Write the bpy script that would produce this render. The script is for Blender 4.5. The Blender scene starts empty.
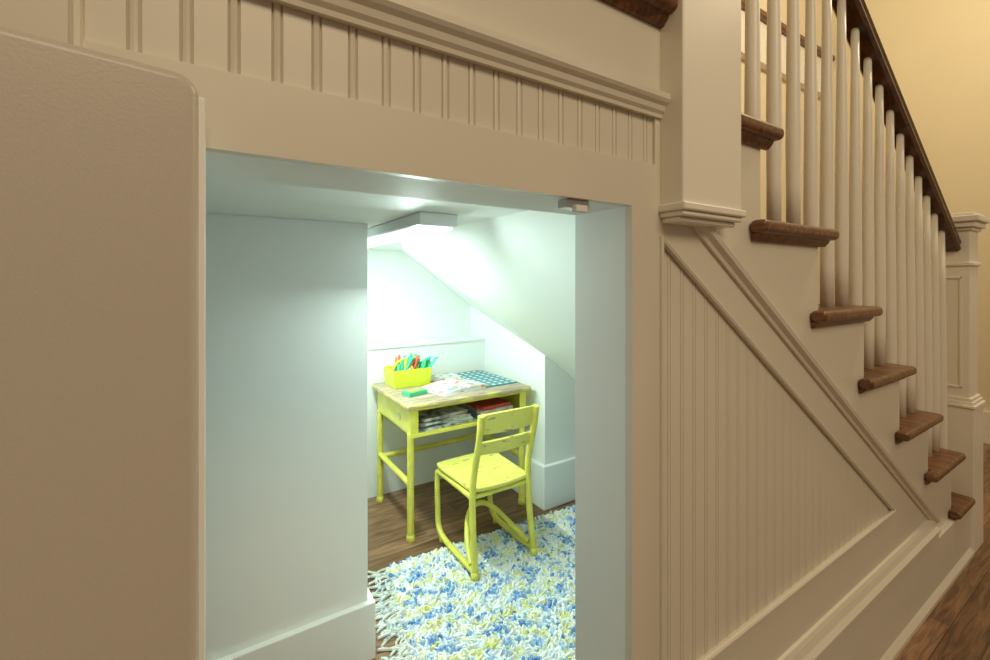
import bpy, bmesh, math, random
from mathutils import Vector, Matrix, noise
random.seed(4)
scene = bpy.context.scene
H = 1.0

# ------------------------------------------------------------------ materials
def mat(name, col, rough=0.5, metal=0.0, var=0.0, scale=8.0, col2=None, bump=0.0, bscale=60, emit=None, es=0, spec=0.5):
    m = bpy.data.materials.new(name); m.use_nodes = True
    nt = m.node_tree; b = nt.nodes['Principled BSDF']
    b.inputs['Base Color'].default_value = (*col, 1)
    b.inputs['Roughness'].default_value = rough
    b.inputs['Metallic'].default_value = metal
    b.inputs['Specular IOR Level'].default_value = spec
    tc = nt.nodes.new('ShaderNodeTexCoord')
    if var > 0 or col2:
        n = nt.nodes.new('ShaderNodeTexNoise'); n.inputs['Scale'].default_value = scale
        n.inputs['Detail'].default_value = 6
        nt.links.new(tc.outputs['Object'], n.inputs['Vector'])
        r = nt.nodes.new('ShaderNodeValToRGB')
        c2 = col2 if col2 else tuple(c*(1-var) for c in col)
        r.color_ramp.elements[0].color = (*c2, 1); r.color_ramp.elements[0].position = .38
        r.color_ramp.elements[1].color = (*col, 1); r.color_ramp.elements[1].position = .6
        nt.links.new(n.outputs['Fac'], r.inputs['Fac']); nt.links.new(r.outputs['Color'], b.inputs['Base Color'])
    if bump > 0:
        n = nt.nodes.new('ShaderNodeTexNoise'); n.inputs['Scale'].default_value = bscale
        nt.links.new(tc.outputs['Object'], n.inputs['Vector'])
        bp = nt.nodes.new('ShaderNodeBump'); bp.inputs['Strength'].default_value = bump
        bp.inputs['Distance'].default_value = 0.001
        nt.links.new(n.outputs['Fac'], bp.inputs['Height']); nt.links.new(bp.outputs['Normal'], b.inputs['Normal'])
    if emit:
        b.inputs['Emission Color'].default_value = (*emit, 1); b.inputs['Emission Strength'].default_value = es
    return m

def wood(name, c1, c2, plank=None, scale=(1, 14, 14), rough=0.4):
    m = bpy.data.materials.new(name); m.use_nodes = True
    nt = m.node_tree; L = nt.links; b = nt.nodes['Principled BSDF']
    tc = nt.nodes.new('ShaderNodeTexCoord'); mp = nt.nodes.new('ShaderNodeMapping')
    mp.inputs['Scale'].default_value = scale
    L.new(tc.outputs['Object'], mp.inputs['Vector'])
    n = nt.nodes.new('ShaderNodeTexNoise'); n.inputs['Scale'].default_value = 4; n.inputs['Detail'].default_value = 8
    n.inputs['Distortion'].default_value = 1.2
    L.new(mp.outputs['Vector'], n.inputs['Vector'])
    r = nt.nodes.new('ShaderNodeValToRGB')
    r.color_ramp.elements[0].color = (*c1, 1); r.color_ramp.elements[0].position = .35
    r.color_ramp.elements[1].color = (*c2, 1); r.color_ramp.elements[1].position = .68
    L.new(n.outputs['Fac'], r.inputs['Fac'])
    out = r.outputs['Color']
    if plank:
        br = nt.nodes.new('ShaderNodeTexBrick')
        br.inputs['Scale'].default_value = 1.0
        br.inputs['Brick Width'].default_value = plank[0]; br.inputs['Row Height'].default_value = plank[1]
        br.inputs['Mortar Size'].default_value = 0.0012; br.inputs['Bias'].default_value = 0
        br.inputs['Color1'].default_value = (1, 1, 1, 1); br.inputs['Color2'].default_value = (.6, .58, .55, 1)
        br.inputs['Mortar'].default_value = (.18, .14, .1, 1)
        L.new(tc.outputs['Object'], br.inputs['Vector'])
        mx = nt.nodes.new('ShaderNodeMixRGB'); mx.blend_type = 'MULTIPLY'; mx.inputs['Fac'].default_value = 1
        L.new(out, mx.inputs['Color1']); L.new(br.outputs['Color'], mx.inputs['Color2']); out = mx.outputs['Color']
    L.new(out, b.inputs['Base Color']); b.inputs['Roughness'].default_value = rough
    return m

PAINT = mat('cream_paint', (.76, .715, .61), .38, var=.02, scale=3)
PAINTIN = mat('closet_paint', (.88, .90, .875), .6)  # same wall paint made paler here so the closet bounces more light
DOORP = mat('door_paint', (.56, .505, .44), .34, bump=.12, bscale=420)
YWALL = mat('yellow_wall_paint', (.84, .74, .52), .7, var=.03, scale=2)
WHITEP = mat('white_trim_paint', (.88, .84, .75), .38)
OAK = wood('brown_tread_wood', (.085, .034, .014), (.26, .115, .045), scale=(18, 2, 18), rough=.33)
RAILW = wood('dark_rail_wood', (.045, .018, .008), (.14, .055, .02), scale=(2, 14, 14), rough=.3)
FLOORM = wood('oak_floor_planks', (.16, .08, .042), (.42, .24, .13), plank=(.9, .075), scale=(1.5, 16, 16), rough=.38)
YEL = mat('yellow_enamel', (.80, .74, .12), .38, var=.12, scale=20)
def chipped(name, base, chip, lo, hi, sc):
    m = bpy.data.materials.new(name); m.use_nodes = True
    nt = m.node_tree; b = nt.nodes['Principled BSDF']
    tc = nt.nodes.new('ShaderNodeTexCoord'); mp = nt.nodes.new('ShaderNodeMapping'); mp.inputs['Scale'].default_value = sc
    n = nt.nodes.new('ShaderNodeTexNoise'); n.inputs['Scale'].default_value = 1.6; n.inputs['Detail'].default_value = 6
    r = nt.nodes.new('ShaderNodeValToRGB')
    r.color_ramp.elements[0].color = (*base, 1); r.color_ramp.elements[0].position = lo
    r.color_ramp.elements[1].color = (*chip, 1); r.color_ramp.elements[1].position = hi
    nt.links.new(tc.outputs['Object'], mp.inputs['Vector']); nt.links.new(mp.outputs['Vector'], n.inputs['Vector'])
    nt.links.new(n.outputs['Fac'], r.inputs['Fac']); nt.links.new(r.outputs['Color'], b.inputs['Base Color'])
    b.inputs['Roughness'].default_value = .5
    return m
YELW = chipped('chipped_yellow_wood', (.80, .74, .16), (.42, .34, .14), .62, .67, (14, 60, 60))
DESKW = wood('desk_top_wood', (.28, .19, .12), (.58, .46, .32), scale=(3, 20, 20), rough=.45)
DESKE = chipped('worn_yellow_desk_edge', (.50, .38, .23), (.76, .68, .18), .50, .56, (8, 20, 40))
METAL = mat('brushed_steel', (.6, .6, .6), .3, metal=1)
PAPER = mat('paper_white', (.74, .75, .73), .6)
GLOW = mat('light_diffuser', (.9, .95, .95), .4, emit=(.80, 1, .97), es=2.0)
FIXT = mat('fixture_white', (.84, .87, .86), .4)

# ------------------------------------------------------------------ helpers
def link(ob):
    scene.collection.objects.link(ob); return ob
def mesh_obj(name, verts, faces, m, smooth=False):
    me = bpy.data.meshes.new(name); me.from_pydata(verts, [], faces); me.update()
    bm = bmesh.new(); bm.from_mesh(me); bmesh.ops.recalc_face_normals(bm, faces=bm.faces); bm.to_mesh(me); bm.free()
    if smooth:
        for p in me.polygons: p.use_smooth = True
    me.materials.append(m)
    return link(bpy.data.objects.new(name, me))
def bev(ob, w, seg=2):
    md = ob.modifiers.new('bevel', 'BEVEL'); md.width = w; md.segments = seg; md.limit_method = 'ANGLE'
    md.angle_limit = math.radians(30)
    for p in ob.data.polygons: p.use_smooth = True
    md.harden_normals = True
    return ob
def box(name, x0, x1, y0, y1, z0, z1, m, b=0, seg=2):
    v = [(x, y, z) for x in (x0, x1) for y in (y0, y1) for z in (z0, z1)]
    f = [(0, 1, 3, 2), (4, 6, 7, 5), (0, 4, 5, 1), (2, 3, 7, 6), (0, 2, 6, 4), (1, 5, 7, 3)]
    o = mesh_obj(name, v, f, m)
    if b: bev(o, b, seg)
    return o
def prism_xz(name, poly, y0, y1, m, b=0):
    n = len(poly)
    v = [(p[0], y0, p[1]) for p in poly]+[(p[0], y1, p[1]) for p in poly]
    f = [tuple(range(n)), tuple(range(2*n-1, n-1, -1))]+[(i, (i+1) % n, n+(i+1) % n, n+i) for i in range(n)]
    o = mesh_obj(name, v, f, m)
    if b: bev(o, b)
    return o
def slab(name, pts, t, m):
    n = len(pts)
    v = [tuple(p) for p in pts]+[(p[0], p[1], p[2]+t) for p in pts]
    f = [tuple(range(n)), tuple(range(2*n-1, n-1, -1))]+[(i, (i+1) % n, n+(i+1) % n, n+i) for i in range(n)]
    return mesh_obj(name, v, f, m)
def sweep(name, prof, p0, p1, up, out, m, smooth=False):
    p0, p1, up, out = Vector(p0), Vector(p1), Vector(up), Vector(out)
    n = len(prof)
    v = [tuple(p0+out*a+up*b) for a, b in prof]+[tuple(p1+out*a+up*b) for a, b in prof]
    f = [tuple(range(n)), tuple(range(2*n-1, n-1, -1))]+[(i, (i+1) % n, n+(i+1) % n, n+i) for i in range(n)]
    return mesh_obj(name, v, f, m, smooth)
def tube(name, pts, r, m, res=4, cyc=False, radii=None, bez=False):
    cu = bpy.data.curves.new(name, 'CURVE'); cu.dimensions = '3D'; cu.bevel_depth = r; cu.bevel_resolution = res
    cu.use_fill_caps = True
    if bez:
        sp = cu.splines.new('NURBS'); sp.points.add(len(pts)-1); sp.order_u = 3; sp.use_endpoint_u = True; sp.resolution_u = 8
    else:
        sp = cu.splines.new('POLY'); sp.points.add(len(pts)-1)
    for i, p in enumerate(pts):
        sp.points[i].co = (*p, 1)
        if radii: sp.points[i].radius = radii[i]
    sp.use_cyclic_u = cyc
    ob = bpy.data.objects.new(name, cu); link(ob)
    dg = bpy.context.evaluated_depsgraph_get()
    me = bpy.data.meshes.new_from_object(ob.evaluated_get(dg))
    bpy.data.objects.remove(ob)
    me.materials.clear(); me.materials.append(m)
    for p in me.polygons: p.use_smooth = True
    return link(bpy.data.objects.new(name, me))
def group(name, parts, loc=(0, 0, 0)):
    e = bpy.data.objects.new(name, None); e.location = loc; e.empty_display_size = .1; link(e)
    for p in parts:
        p.parent = e; p.matrix_parent_inverse = Matrix.Translation(-Vector(loc))
    return e
def lathe(name, prof, cx, cy, m, n=16):
    v = []; f = []
    for r, z in prof:
        for i in range(n):
            a = 2*math.pi*i/n; v.append((cx+r*math.cos(a), cy+r*math.sin(a), z))
    for j in range(len(prof)-1):
        for i in range(n):
            f.append((j*n+i, j*n+(i+1) % n, (j+1)*n+(i+1) % n, (j+1)*n+i))
    f.append(tuple(range(n-1, -1, -1))); f.append(tuple(range((len(prof)-1)*n, len(prof)*n)))
    return mesh_obj(name, v, f, m, True)

# ------------------------------------------------------------------ stair numbers
RISE, RUN, TT = .178, .26, .025
def ZN(n): return 1.428 if n == 8 else .21+RISE*(n-1)+(.012 if n > 1 else 0)
def XN(n): return 1.167+RUN*(6-n)+(.012 if n == 7 else 0)
OPX0, OPX1 = -.02, .523
OPZ = 1.11
XE = 2.34
NX0, NX1, NY = .588, .7486, -.040

box('floor', -3, 4.2, -3.2, 1.9, -.06, 0, FLOORM)

# ------------------------------------------------------------------ front wall (paneled)
def step_top(xstart):
    pts = []
    pts.append((xstart, ZN(8)-TT)); pts.append((XN(8)-.03, ZN(8)-TT))
    for n in range(7, 0, -1):
        pts.append((XN(n+1)-.03, ZN(n)-TT))
        pts.append((min(XN(n)-.03, XE), ZN(n)-TT))
    return pts
st = step_top(OPX1)
core = [(OPX1, 0)]+[(XE, 0)]+list(reversed(st))
wp = []
ZT = ZN(8)-TT
wp.append(prism_xz('core_right', core, .012, .12, PAINTIN))
wp.append(box('core_left', -2.6, OPX0, .012, .12, 0, ZT, PAINTIN))
wp.append(box('core_header', OPX0, OPX1, .012, .12, OPZ, ZT, PAINTIN))
wp.append(box('stile_right_of_opening', OPX1, .588, 0, .012, 0, OPZ, PAINT))
XV = -.078
wp.append(box('header_rail', XV, .588, 0, .012, OPZ, 1.177, PAINT))
wp.append(box('stile_left', -2.6, XV, 0, .012, 0, ZT, PAINT))
wp.append(box('stile_left_lower', XV, OPX0, 0, .012, 0, OPZ, PAINT))
wp.append(box('frieze', XV, .588, 0, .012, 1.25, ZT, PAINT))
wp.append(box('stile_newel', .576, .588, 0, .012, 1.177, 1.25, PAINT))
PZ = .365; PXR = 1.60
wp.append(prism_xz('rail_bottom', [(.588, 0), (XE, 0), (XE, ZN(1)-TT), (XN(2)-.03, ZN(1)-TT), (XN(2)-.03, PZ-.007), (.588, PZ-.007)], 0, .012, PAINT))
st2 = step_top(.588)
sk = [(.588, 1.062), (PXR, PZ-.007), (XN(2)-.03, PZ-.007)]+[p for p in reversed(st2) if p[1] > .30]
wp.append(prism_xz('stringer_face', sk, 0, .012, PAINT))

def beadboard(name, x0, x1, zb, ft, m, p=.0338, y0=.005):
    xs = []
    x = x0
    while x < x1:
        for dx, dy in ((0, 0), (p-.0100, 0), (p-.0088, .0026), (p-.0076, 0), (p-.0052, -.0008), (p-.0028, 0), (p-.0014, .0026)):
            xs.append((x+dx, y0+dy))
        x += p
    xs = [q for q in xs if q[0] < x1]+[(x1, y0)]
    v = []; f = []
    for q in xs:
        v.append((q[0], q[1], zb)); v.append((q[0], q[1], max(ft(q[0]), zb+.0005)))
    for i in range(len(xs)-1):
        f.append((2*i, 2*i+2, 2*i+3, 2*i+1))
    return mesh_obj(name, v, f, m)
wp.append(beadboard('beadboard_frieze', XV, .576, 1.17, lambda x: 1.26, PAINT))
wp.append(beadboard('beadboard_panel', .588, PXR, PZ-.008, lambda x: 1.062-(x-.588)*(1.062-PZ+.007)/(PXR-.588)+.004, PAINT))
group('wall_front', wp)

crown = [(0, 0), (.004, 0), (.005, .005), (.009, .009), (.011, .016), (.016, .020), (.019, .024), (.019, .032), (.0, .035)]
sweep('trim_crown', crown, (XV, 0, 1.249), (.588, 0, 1.249), (0, 0, 1), (0, -1, 0), PAINT)
bead = [(0, 0), (.004, .001), (.006, .004), (.004, .007), (0, .008)]
group('trim_panel', [
    sweep('vertical_bead', bead, (XV, 0, 1.165), (XV, 0, ZT), (-1, 0, 0), (0, -1, 0), PAINT),
    sweep('panel_bead_bottom', bead, (.585, 0, PZ-.012), (PXR+.01, 0, PZ-.012), (0, 0, 1), (0, -1, 0), PAINT),
    sweep('panel_bead_left', bead, (.586, 0, PZ-.01), (.586, 0, 1.068), (1, 0, 0), (0, -1, 0), PAINT),
])
sl = Vector((PXR-.588, 0, PZ-.007-1.062)).normalized(); nr = Vector((-sl.z, 0, sl.x))
sweep('trim_panel_diagonal', [(0, -.004), (.004, -.002), (.006, .002), (.003, .006), (0, .007)], (.588, 0, 1.064), (PXR, 0, PZ-.005), nr, (0, -1, 0), PAINT)
a = Vector((.650, 0, 1.115)); b_ = Vector((1.965, 0, .226))
d = (b_-a).normalized(); n2 = Vector((-d.z, 0, d.x))
sweep('trim_stringer_moulding', [(0, -.014), (.006, -.014), (.008, -.008), (.016, -.003), (.018, .005), (.012, .009), (.010, .015), (0, .016)], a, b_, n2, (0, -1, 0), PAINT)
bb = [(0, 0), (.028, 0), (.028, .012), (.022, .022), (.018, .028), (.018, .195), (.022, .200), (.022, .208), (.014, .218), (.009, .232), (.005, .240), (0, .242)]
group('baseboard_front', [
    sweep('baseboard_profile', bb, (.60, 0, 0), (1.95, 0, 0), (0, 0, 1), (0, -1, 0), PAINT),
    sweep('baseboard_end_piece', [(0, 0), (.028, 0), (.028, .012), (.018, .028), (.018, .178), (0, .178)], (1.95, 0, 0), (XE, 0, 0), (0, 0, 1), (0, -1, 0), PAINT)])
sweep('baseboard_front_left', bb, (-2.6, 0, 0), (-.07, 0, 0), (0, 0, 1), (0, -1, 0), PAINT)

# ------------------------------------------------------------------ staircase
parts = []
cov = [(0, 0), (.006, 0), (.014, .009), (.016, .014), (0, .014)]
YT = 1.083
for n in range(1, 8):
    x1 = XN(n) if n > 1 else XE-.002
    xl = XN(n+1)-.03
    if n == 7: xl = NX1
    z = ZN(n)
    parts.append(box(f'tread_{n}', xl, x1, -.032, YT, z-TT, z, OAK, .010, 3))
    if n < 7:
        parts.append(box(f'return_{n}', xl-.045, xl+.02, -.0322, -.0003, z-TT-.0001, z-.0001, OAK, .010, 3))
    parts.append(sweep(f'cove_{n}', cov, (xl-.035 if n < 7 else xl, 0, z-TT-.014), (x1-.012, 0, z-TT-.014), (0, 0, 1), (0, -1, 0), OAK))
    zb = ZN(n-1) if n > 1 else 0
    if n > 1:
        parts.append(box(f'riser_{n}', XN(n)-.045, XN(n)-.03, .12, YT, zb-.002, z-TT, WHITEP))
parts.append(box('riser_1', 2.36, 2.375, .10, YT, 0, ZN(1)-TT, WHITEP))
parts.append(box('tread_1_inner', 2.17, 2.41, .12, YT, ZN(1)-TT, ZN(1), OAK, .010, 3))
parts.append(box('tread_7_inner', XN(8)-.03, NX1, .13, YT, ZN(7)-TT, ZN(7), OAK))
z = ZN(8)
parts.append(box('landing_nosing', -2.6, XN(8), -.032, .03, z-TT, z, OAK, .010, 3))
parts.append(box('landing_floor', -2.6, XN(8), .03, YT, z-TT, z, OAK))
parts.append(sweep('landing_cove', cov, (-2.6, 0, z-TT-.014), (NX0, 0, z-TT-.014), (0, 0, 1), (0, -1, 0), OAK))
parts.append(box('riser_8', XN(8)-.045, XN(8)-.03, .12, YT, ZN(7), z-TT, WHITEP))
group('staircase', parts)

def newel(name, cx, cy, s, z0, z1, plinth):
    ps = [box('shaft', cx-s, cx+s, cy-s, cy+s, z0, z1, WHITEP, .003)]
    q = plinth[0]; ps.append(box('plinth', cx-q, cx+q, cy-q, cy+q, 0, plinth[1], WHITEP, .003))
    for k, (dz, w) in enumerate(((0, q+.006), (.012, q-.001), (.024, (q+s)/2))):
        ps.append(box(f'plinth_cap_{k}', cx-w, cx+w, cy-w, cy+w, plinth[1]+dz, plinth[1]+dz+.012, WHITEP, .003))
    for k, (dz, w, h) in enumerate(((-.16, s+.008, .014), (-.03, s+.008, .012), (-.018, s+.018, .02), (.002, s+.028, .022), (.024, s+.014, .012))):
        ps.append(box(f'cap_{k}', cx-w, cx+w, cy-w, cy+w, z1+dz, z1+dz+h, WHITEP, .004))
    xx = cx-s; za, zb = plinth[1]+.07, z1-.2
    for k, (ya, yb, zc, zd) in enumerate(((cy-s+.02, cy-s+.027, za, zb), (cy+s-.027, cy+s-.02, za, zb), (cy-s+.02, cy+s-.02, za, za+.007), (cy-s+.02, cy+s-.02, zb-.007, zb))):
        ps.append(box(f'panel_frame_{k}', xx-.005, xx+.002, ya, yb, zc, zd, WHITEP, .002))
    return group(name, ps, (cx, cy, 0))
newel('newel_post', 2.405, .045, .060, .5, 1.212, (.072, .53))
group('newel_post.001', [
    box('shaft', NX0, NX1, NY, .13, 1.112, 2.4, WHITEP, .003),
    box('base_a', NX0-.005, NX1+.005, NY-.006, .010, 1.104, 1.116, WHITEP, .003),
    box('base_b', NX0-.001, NX1+.001, NY-.001, .010, 1.096, 1.104, WHITEP, .003),
    box('base_c', NX0+.004, NX1-.004, NY+.008, .010, 1.088, 1.096, WHITEP, .003),
], (.67, .05, 1.1))

# railing
yb = .035
SL = .63
def rail_z(x): return 1.135+(2.33-x)*SL
rp = []
i = 0
for n in range(7, 0, -1):
    for k in range(3):
        x = XN(n)-.045-.0867*(2-k)-.02
        if x < .78 or x > 2.31: continue
        zt = ZN(n); zr = rail_z(x)-.02
        rp.append(lathe(f'baluster_{i}', [(.0140, zt), (.0140, zt+.10), (.0150, zt+.25*(zr-zt)), (.0135, zt+.5*(zr-zt)), (.0105, zt+.8*(zr-zt)), (.0090, zr)], x, yb, WHITEP, 14)); i += 1
hp = [(-.028, -.012), (-.022, -.022), (.022, -.022), (.028, -.012), (.025, .004), (.028, .014), (.022, .026), (0, .032), (-.022, .026), (-.028, .014), (-.025, .004)]
rp.append(sweep('handrail', hp, (NX1-.002, yb, rail_z(NX1)), (2.346, yb, rail_z(2.346)), Vector((SL, 0, 1)).normalized(), (0, 1, 0), RAILW))
group('stair_railing', rp)

# ------------------------------------------------------------------ surrounding walls
prism_xz('wall_stair_side', [(-2.6, 1.2), (1.26, 1.2), (1.26, .05), (4.0, .05), (4.0, 4.2), (-2.6, 4.2)], YT, 1.16, YWALL)
box('wall_end', 4.0, 4.1, -3.2, 1.16, 0, 4.2, YWALL)
box('wall_left', -2.7, -2.6, -3.2, 1.16, 0, 4.2, YWALL)
group('trim_upper_floor', [box('fascia', 2.2, 3.99, 1.03, YT, 2.40, 2.66, WHITEP), box('nosing', 2.2, 3.99, .99, YT, 2.66, 2.70, OAK, .01)])
box('baseboard_end', 3.98, 4.0, -3.2, YT, 0, .2, WHITEP, .004)

# ------------------------------------------------------------------ closet
CZ = 1.15
YB = 1.745; XP = 1.24; YP = 1.08; YI = .735; XI = .355
box('ceiling', -.8, .86, .12, YB, CZ, CZ+.03, PAINTIN)
box('wall_closet_inner', -.8, XI, YI, YB+.08, 0, CZ, PAINTIN, .002)
box('wall_closet_left', -.88, -.8, .12, YB, 0, CZ, PAINTIN)
box('wall_closet_back', XI, 1.40, YB, YB+.08, 0, CZ, PAINTIN)
sb = lambda x: CZ-.727*(x-.58)
group('wall_closet_right', [
    mesh_obj('partition', [(XP, YP, 0), (XP, YB, 0), (2.15, YB, 0), (2.15, YP, 0), (XP, YP, .70), (XP, YB, .90), (2.15, YB, .7), (2.15, YP, .06)],
             [(0, 1, 2, 3), (4, 5, 6, 7), (0, 1, 5, 4), (1, 2, 6, 5), (2, 3, 7, 6), (3, 0, 4, 7)], PAINTIN)])
slab('ceiling_slope', [(.58, .12, CZ), (2.12, .12, sb(2.12)), (2.12, YP, sb(2.12)), (.58, YP, CZ)], .02, PAINTIN)
slab('ceiling_slope_back', [(.58, YP, CZ), (XP, YP, sb(XP)), (XP, YB, sb(XP)+.188), (.84, YB, CZ)], .02, PAINTIN)
group('wall_ledge', [box('bump_out', XI, XP, 1.583, YB, 0, .68, PAINTIN), box('ledge_cap', XI, XP, 1.575, YB, .68, .693, PAINTIN, .002)])
box('baseboard_closet_inner', -.8, XI+.016, YI-.018, YI, 0, .15, PAINTIN, .003)
box('baseboard_closet_inner_return', XI, XI+.016, YI, 1.57, 0, .15, PAINTIN, .003)
box('baseboard_closet_right', XP-.022, 2.1, YP-.022, YP, 0, .19, PAINTIN, .004)
box('baseboard_closet_side', XP-.022, XP, YP, 1.58, 0, .19, PAINTIN, .004)

# cupboard door opened back
W, DT, DH0, DH1 = .50, .026, .02, 1.156
r = .016
poly = [(-W, DH0), (0, DH0)]
for k in range(9):
    an = k/8*math.pi/2
    poly.append((-r+r*math.cos(an), DH1-r+r*math.sin(an)))
poly.append((-W, DH1))
o = prism_xz('door_slab', poly, -DT, 0, DOORP); bev(o, .008, 5)
md = o.modifiers['bevel']; md.angle_limit = math.radians(40)
edge = box('door_edge_lit_strip', -.004, .0045, -DT+.006, -.001, DH0+.004, DH1-.014, PAINTIN, .002)  # closet light catching the rounded door edge, painted as a paler strip
g = group('door_1', [o, edge], (0, 0, 0)); g.location = (-.010, -.009, 0); g.rotation_euler = (0, 0, math.radians(10.8))

group('door_catch', [box('catch_body', .405, .445, .008, .03, 1.098, 1.11, METAL, .002), box('catch_plate', .415, .437, .002, .012, 1.092, 1.102, FIXT, .002)])

# light fixture
fx0, fx1, fy0, fy1 = .385, .480, .46, 1.60  # far length behind the inner wall is unseen, added to brighten the nook
group('ceiling_light_fixture', [
    box('housing', fx0, fx1, fy0, fy1, CZ-.029, CZ, FIXT, .004),
    box('diffuser', fx0+.008, fx1-.008, fy0+.012, fy1-.03, CZ-.036, CZ-.029, GLOW, .002)])

# ------------------------------------------------------------------ desk
dx0, dx1, dy0, dy1, dz = .622, 1.205, 1.13, 1.565, .53
P = []
P.append(box('desktop', dx0+.006, dx1-.006, dy0+.006, dy1-.006, dz-.019, dz, DESKW, .003, 2))
P.append(box('desktop_edge', dx0, dx1, dy0, dy1, dz-.020, dz-.002, DESKE, .005, 3))
bx0, bx1, by0, by1 = dx0+.022, dx1-.022, dy0+.018, dy1-.02
P.append(box('box_bottom', bx0, bx1, by0, by1, .405, .409, YEL))
P.append(box('box_left', bx0, bx0+.004, by0, by1, .405, .51, YEL, .001))
P.append(box('box_right', bx1-.004, bx1, by0, by1, .405, .51, YEL, .001))
P.append(box('box_back', bx0, bx1, by1-.004, by1, .405, .51, YEL))
P.append(box('box_lip_bottom', bx0, bx1, by0-.005, by0+.003, .398, .413, YEL, .002))
P.append(box('box_lip_top', bx0, bx1, by0-.002, by0+.004, .499, .51, YEL, .001))
for sx, xx in ((0, bx0), (1, bx1)):
    P.append(box(f'box_corner_{sx}', xx-.003 if sx == 0 else xx-.03, xx+.03 if sx == 0 else xx+.003, by0-.003, by0+.003, .40, .51, YEL, .001))
for i_, (lx, ly) in enumerate(((bx0+.006, by0+.018), (bx1-.006, by0+.018), (bx0+.006, by1-.02), (bx1-.006, by1-.02))):
    P.append(tube(f'leg_{i_}', [(lx, ly, .02), (lx, ly, .41)], .0135, YEL))
    P.append(lathe(f'foot_{i_}', [(.016, 0), (.017, .006), (.016, .02), (.014, .024)], lx, ly, YEL))
P.append(tube('stretcher_left', [(bx0+.006, by0+.018, .215), (bx0+.006, by1-.02, .215)], .012, YEL))
P.append(tube('stretcher_right', [(bx1-.006, by0+.018, .215), (bx1-.006, by1-.02, .215)], .012, YEL))
P.append(tube('stretcher_back', [(bx0+.006, by1-.05, .215), (bx1-.006, by1-.05, .215)], .012, YEL))
P.append(tube('box_hole_rim', [(bx0-.0005, by0+.12+.012*math.cos(t*.5236), .455+.012*math.sin(t*.5236)) for t in range(12)], .002, METAL, cyc=True))
group('school_desk', P, (.92, 1.34, 0))
REDM = mat('red_cover', (.6, .08, .05), .5); BLUM = mat('blue_cover', (.08, .2, .5), .5); GRN = mat('green_cover', (.08, .5, .25), .5)
GREY = mat('magazine_print', (.75, .76, .75), .5, col2=(.12, .14, .17), scale=30); TEAL = mat('teal_sheet', (.04, .27, .31), .5)
PINK = mat('print_mix', (.74, .71, .66), .5, col2=(.65, .36, .28), scale=35)
def flat(name, cx, cy, z, w, h, t, rot, m):
    o = box(name, -w/2, w/2, -h/2, h/2, 0, t, m, .0008, 1); o.location = (cx, cy, z); o.rotation_euler = (0, 0, rot); return o
bk = [flat('magazine_a', .80, 1.27, .4092, .26, .21, .010, .08, GREY), flat('magazine_b', .82, 1.28, .4195, .24, .19, .008, -.12, PAPER),
      flat('magazine_c', .80, 1.27, .428, .24, .19, .008, .12, GREY), flat('magazine_d', .81, 1.275, .4365, .2, .17, .006, -.1, PINK),
      flat('magazine_e', .80, 1.275, .443, .22, .18, .009, .16, GREY),
      flat('folder', 1.05, 1.28, .4092, .19, .2, .012, -.06, BLUM),
      flat('book_red', 1.05, 1.27, .4215, .17, .19, .020, .05, PINK), flat('book_top', 1.05, 1.27, .442, .15, .17, .014, .12, REDM)]
group('stacked_magazines', bk, (.9, 1.26, .409))

# ------------------------------------------------------------------ items on desk
ca = []
cx, cy, cz = .755, 1.46, dz
def tray(w, d, h, t, flare):
    v = []; f = []
    def ring(w_, d_, z): return [(-w_/2, -d_/2, z), (w_/2, -d_/2, z), (w_/2, d_/2, z), (-w_/2, d_/2, z)]
    v += ring(w, d, 0)+ring(w+flare, d+flare, h)+ring(w+flare-2*t, d+flare-2*t, h)+ring(w-2*t, d-2*t, t)
    for k in range(3):
        for i in range(4): f.append((k*4+i, k*4+(i+1) % 4, k*4+4+(i+1) % 4, k*4+4+i))
    f += [(3, 2, 1, 0), (12, 13, 14, 15)]
    return v, f
CADY = mat('yellow_plastic', (.70, .76, .04), .35)
v, f = tray(.165, .125, .078, .004, .014)
o = mesh_obj('tub', v, f, CADY); bev(o, .002); o.location = (cx, cy, cz); ca.append(o)
ca.append(box('divider', cx-.003, cx+.003, cy-.058, cy+.058, cz+.004, cz+.09, CADY, .002))
ca.append(tube('handle', [(cx-.07, cy, cz+.07), (cx-.05, cy, cz+.115), (cx+.05, cy, cz+.115), (cx+.07, cy, cz+.07)], .006, CADY, bez=True))
pc = [(.02, .5, .2), (.85, .25, .04), (.05, .45, .6), (.8, .1, .08), (.1, .6, .15), (.9, .7, .05), (.02, .35, .25), (.05, .55, .5)]
pm = [mat(f'pencil_{i}', c, .4) for i, c in enumerate(pc)]
for i in range(56):
    xa = cx+random.uniform(-.065, .055); ya = cy+random.uniform(-.048, .048)
    tx, ty = random.uniform(0, .085), random.uniform(-.03, .03)
    L = random.uniform(.075, .125)
    m_ = random.choice(pm[:1]*5+pm)
    ca.append(tube(f'marker_{i}', [(xa, ya, cz+.008), (xa+tx*.8, ya+ty*.8, cz+L), (xa+tx, ya+ty, cz+L+.006)], .006, m_, res=2, radii=[1, 1, .4]))
group('pencil_caddy', ca, (cx, cy, cz))
group('crayon_box', [flat('sleeve', .71, 1.27, dz, .09, .055, .018, .25, GRN), flat('panel', .71, 1.27, dz+.018, .065, .035, .001, .25, mat('lime', (.5, .75, .1), .5))], (.71, 1.27, dz))
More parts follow.
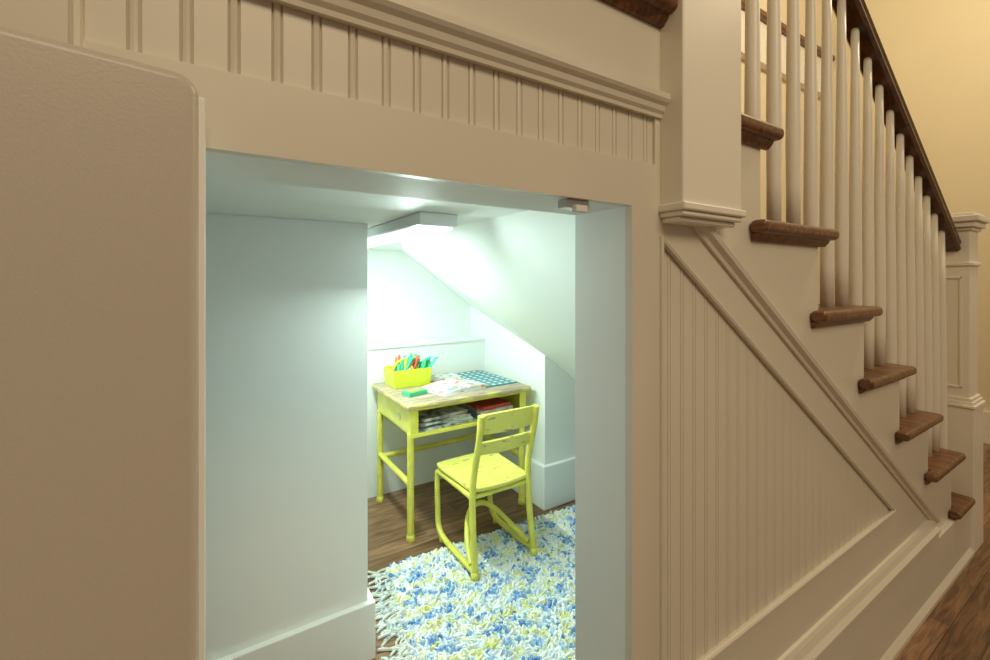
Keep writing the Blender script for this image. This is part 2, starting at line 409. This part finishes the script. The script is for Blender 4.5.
def open_book(name, cx, cy, z, w, h, rot, m):
    v = []; f = []; N = 10
    for i in range(-N, N+1):
        t = i/N; x = t*w; zz = .016*(1-abs(t))**.6*(1 if abs(t) > .06 else .55)+.003
        for y in (-h/2, h/2):
            v.append((x, y, zz)); v.append((x, y, 0))
    for i in range(2*N):
        a_ = 4*i
        f += [(a_, a_+4, a_+6, a_+2), (a_+1, a_+3, a_+7, a_+5), (a_, a_+1, a_+5, a_+4), (a_+2, a_+6, a_+7, a_+3)]
    f += [(0, 2, 3, 1), (8*N, 8*N+1, 8*N+3, 8*N+2)]
    o = mesh_obj(name, v, f, m, False); o.location = (cx, cy, z); o.rotation_euler = (0, 0, rot); return o
draw = mat('colored_drawing_page', (.80, .79, .74), .6)
nt = draw.node_tree; bs = nt.nodes['Principled BSDF']; tc = nt.nodes['Texture Coordinate']
vo = nt.nodes.new('ShaderNodeTexVoronoi'); vo.inputs['Scale'].default_value = 40
rr = nt.nodes.new('ShaderNodeValToRGB'); rr.color_ramp.interpolation = 'CONSTANT'
rr.color_ramp.elements[0].color = (.74, .73, .69, 1); rr.color_ramp.elements[1].color = (.70, .28, .24, 1); rr.color_ramp.elements[1].position = .52
for p_, c_ in ((.64, (.74, .72, .65)), (.72, (.70, .55, .16)), (.80, (.72, .72, .67)), (.88, (.22, .46, .32))):
    e = rr.color_ramp.elements.new(p_); e.color = (*c_, 1)
sp = nt.nodes.new('ShaderNodeSeparateColor')
nt.links.new(tc.outputs['Object'], vo.inputs['Vector']); nt.links.new(vo.outputs['Color'], sp.inputs['Color'])
nt.links.new(sp.outputs[0], rr.inputs['Fac']); nt.links.new(rr.outputs['Color'], bs.inputs['Base Color'])
group('coloring_book', [open_book('pages', .905, 1.28, dz+.0035, .125, .17, .2, draw), flat('cover', .905, 1.28, dz, .26, .18, .003, .2, PAPER)], (.905, 1.28, dz))
stp = [flat('sheet', 1.100, 1.37, dz, .175, .32, .004, .02, TEAL)]
dv = []; df = []
for i in range(5):
    for j in range(8):
        bx = -.070+i*.035; by = -.14+j*.040; k0 = len(dv)
        for q in range(10): dv.append((bx+.0095*math.cos(q*.628), by+.012*math.sin(q*.628), .0048))
        df.append(tuple(range(k0, k0+10)))
o = mesh_obj('stickers', dv, df, PAPER); o.location = (1.100, 1.37, dz); o.rotation_euler = (0, 0, .02); stp.append(o)
group('sticker_sheet', stp, (1.100, 1.37, dz))
group('paper_pad', [flat('pad', .93, 1.47, dz, .16, .11, .010, -.15, PINK), flat('pad_top', .935, 1.47, dz+.010, .14, .09, .004, -.05, PAPER), flat('pad_cover', .93, 1.47, dz+.014, .11, .07, .002, .1, draw)], (.93, 1.47, dz))

# ------------------------------------------------------------------ chair
C = []
xL, xR, yR, yF, sz = .748, .972, .855, 1.115, .272
N = 12; v = []; f = []
def seat_pt(u, w):
    half = .118+.014*w
    xx = (xL+xR)/2+u*half*(1-.06*max(0, (w-.85)/.15)**2)
    yy = yR-.012+w*(yF-yR+.03)-(.018*u*u if w > .5 else -.006*u*u)*abs(2*w-1)
    zz = sz-.010*(1-u*u)*math.sin(math.pi*min(1, w*1.1))+.004*u*u
    return xx, yy, zz
for j in range(N+1):
    for i in range(N+1):
        v.append(seat_pt(-1+2*i/N, j/N))
for j in range(N):
    for i in range(N):
        a_ = j*(N+1)+i; f.append((a_, a_+1, a_+N+2, a_+N+1))
o = mesh_obj('seat', v, f, YELW, True)
md = o.modifiers.new('s', 'SOLIDIFY'); md.thickness = .014; md.offset = 0
C.append(bev(o, .004))
ft = sz-.02
for s, xx in ((0, xL), (1, xR)):
    o_ = -1 if s == 0 else 1
    C.append(tube(f'back_post_{s}', [(xx, yR-.055, .540), (xx, yR-.045, .47), (xx, yR-.008, .35), (xx+o_*.004, yR, .28), (xx+o_*.006, yR-.004, .16), (xx+o_*.010, yR-.028, .02)], .0115, YEL, bez=True))
    C.append(tube(f'side_frame_{s}', [(xx+o_*.004, yR, ft), (xx+o_*.004, yF, ft), (xx+o_*.006, yF+.012, ft-.015), (xx+o_*.006, yF+.004, .10), (xx+o_*.008, yF-.005, .035), (xx+o_*.008, yF-.05, .014), (xx+o_*.010, yR+.03, .014), (xx+o_*.010, yR-.028, .020)], .0105, YEL, bez=True))
    C.append(lathe(f'glide_{s}', [(.014, .0), (.015, .006), (.012, .022)], xx+o_*.010, yR-.028, YEL))
    C.append(lathe(f'front_glide_{s}', [(.011, .0), (.011, .012)], xx+o_*.008, yF-.04, YEL))
C.append(tube('front_rail', [(xL, yF+.004, ft), (xR, yF+.004, ft)], .009, YEL))
C.append(tube('rear_rail', [(xL, yR+.003, ft), (xR, yR+.003, ft)], .009, YEL))
C.append(tube('brace_arch', [(xL-.008, yR+.0, .03), (xL+.01, yR+.07, .06), (xL+.07, yR+.16, .135), (xR-.07, yR+.16, .135), (xR-.01, yR+.07, .06), (xR+.008, yR, .03)], .0095, YEL, bez=True))
def slat(name, z0, z1, y0, y1):
    v = []; f = []; N = 10
    for i in range(N+1):
        t = -1+2*i/N; xx = (xL+xR)/2+t*((xR-xL)/2+.006); c = -.018*(1-t*t); e = .006*(1-t*t)
        for (yy, zz) in ((y0, z0), (y1, z1+e)):
            v.append((xx, yy+c+.012, zz))
    for i in range(N): f.append((2*i, 2*i+2, 2*i+3, 2*i+1))
    o = mesh_obj(name, v, f, YELW, True); md = o.modifiers.new('s', 'SOLIDIFY'); md.thickness = .011; md.offset = 0
    return bev(o, .003)
C.append(slat('back_slat_top', .472, .538, yR-.044, yR-.052))
C.append(slat('back_slat_lower', .400, .442, yR-.028, yR-.038))
group('child_chair', C, (.88, .98, 0)).location.z = .016

# ------------------------------------------------------------------ rug
BL, BR, FR, FL = Vector((.525, 1.05)), Vector((1.44, 1.0)), Vector((1.36, .22)), Vector((.37, .28))
def rp_(u, w):
    return (BL*(1-u)+BR*u)*w+(FL*(1-u)+FR*u)*(1-w)
rug = bpy.data.materials.new('rag_rug_fibre'); rug.use_nodes = True
at = rug.node_tree.nodes.new('ShaderNodeVertexColor'); at.layer_name = 'Col'
rug.node_tree.links.new(at.outputs['Color'], rug.node_tree.nodes['Principled BSDF'].inputs['Base Color'])
rug.node_tree.nodes['Principled BSDF'].inputs['Roughness'].default_value = .85
verts = []; faces = []; cols = []
pal = [((.92, .93, .90), 15), ((.88, .88, .78), 4), ((.40, .58, .80), 2.0), ((.15, .32, .62), 1.0), ((.64, .79, .88), 3.0), ((.80, .80, .34), 2.0)]
pcs = [p[0] for p in pal]; pw = [p[1] for p in pal]
def add_box(c, L, wd, hh, an, tilt, col):
    k0 = len(verts); ca_, sa = math.cos(an), math.sin(an)
    for lx in (-.5, .5):
        for (ly, lz) in ((-.5, 0), (.5, 0), (.3, 1), (-.3, 1)):
            x_ = lx*L*(1 if lz == 0 else .7); y_ = ly*wd; z_ = lz*hh+tilt*lx*L
            verts.append((c[0]+x_*ca_-y_*sa, c[1]+x_*sa+y_*ca_, max(.001, c[2]+z_)))
    for q in ((0, 1, 2, 3), (4, 7, 6, 5), (0, 4, 5, 1), (1, 5, 6, 2), (2, 6, 7, 3), (3, 7, 4, 0)):
        faces.append(tuple(k0+t for t in q)); cols.append(col)
for u in (0, 1):
    for w in (0, 1):
        q = rp_(u, w); verts.append((q.x, q.y, .006))
        verts.append((q.x, q.y, .0005))
faces += [(0, 4, 6, 2), (1, 3, 7, 5), (0, 2, 3, 1), (4, 5, 7, 6), (0, 1, 5, 4), (2, 6, 7, 3)]; cols += [(.7, .75, .72)]*6
NU, NW = 112, 98
for i in range(NU):
    for j in range(NW):
        u = (i+random.random())/NU; w = (j+random.random())/NW
        q = rp_(u, w)
        nz = noise.noise(Vector((q.x*18, q.y*27, 0)))
        if nz > .18 and random.random() < .65: col = random.choice([(.40, .58, .82), (.14, .32, .66), (.28, .48, .78)])
        elif nz < -.25 and random.random() < .55: col = random.choice([(.80, .80, .32), (.86, .86, .52)])
        else: col = random.choices(pcs, pw)[0]
        add_box((q.x, q.y, .002+random.random()*.008), random.uniform(.014, .028), random.uniform(.006, .010), random.uniform(.005, .009), random.gauss(.3, .9), random.uniform(-.6, .6), col)
for side in (0, 1):
    for j in range(100):
        w = j/99; q = rp_(side, w)
        px, py = q.x, q.y; an = math.pi*(0 if side else 1)+random.gauss(.15, .3)
        c = random.choice([(.86, .88, .82), (.80, .84, .70), (.85, .87, .84), (.6, .74, .8)])
        for s_ in range(5):
            L = .016; nx, ny = px+math.cos(an)*L, py+math.sin(an)*L
            add_box(((px+nx)/2, (py+ny)/2, .003), L*1.15, .006, .005, an, 0, c)
            px, py = nx, ny; an += random.gauss(0, .35)
me = bpy.data.meshes.new('rag_rug'); me.from_pydata(verts, [], faces); me.update()
ca_ = me.color_attributes.new('Col', 'FLOAT_COLOR', 'CORNER')
for p in me.polygons:
    c = cols[p.index]
    for l in p.loop_indices: ca_.data[l].color = (*c, 1)
me.materials.append(rug); link(bpy.data.objects.new('rag_rug', me))

# ------------------------------------------------------------------ lights
def area(name, loc, rot, sx, sy, e, col):
    l = bpy.data.lights.new(name, 'AREA'); l.shape = 'RECTANGLE'; l.size = sx; l.size_y = sy; l.energy = e; l.color = col
    o = bpy.data.objects.new(name, l); o.location = loc; o.rotation_euler = rot; link(o); return o
COOL = (.78, 1, .94)
area('closet_strip_light', (.435, 1.08, CZ-.043), (0, math.radians(-20), 0), .07, .62, 10, COOL)
area('closet_strip_light_front', (.435, .56, CZ-.050), (math.radians(-34), 0, 0), .07, .18, 4.4, COOL)
WARM = (1, .79, .52)
area('hall_ceiling_lamp', (.3, -2.4, 2.9), (math.radians(50), 0, 0), 1.4, 1.0, 35, WARM)
def pt(name, loc, e, col, r=.12):
    l = bpy.data.lights.new(name, 'POINT'); l.energy = e; l.color = col; l.shadow_soft_size = r
    o = bpy.data.objects.new(name, l); o.location = loc; link(o)
pt('stairwell_lamp', (2.7, -.4, 2.9), 66, (1, .82, .54), .2)
w = bpy.data.worlds.new('world'); scene.world = w; w.use_nodes = True
w.node_tree.nodes['Background'].inputs['Color'].default_value = (1, .85, .66, 1)
w.node_tree.nodes['Background'].inputs['Strength'].default_value = .18

# ------------------------------------------------------------------ camera
cam = bpy.data.cameras.new('camera'); cam.sensor_width = 36; cam.lens = 444/990*36
cam.shift_y = -50/990; cam.clip_start = .01
co = bpy.data.objects.new('camera', cam); co.location = (0, -.44, H)
co.rotation_euler = (math.radians(90), 0, -math.radians(32.8)); link(co)
scene.camera = co
scene.view_settings.view_transform = 'Standard'
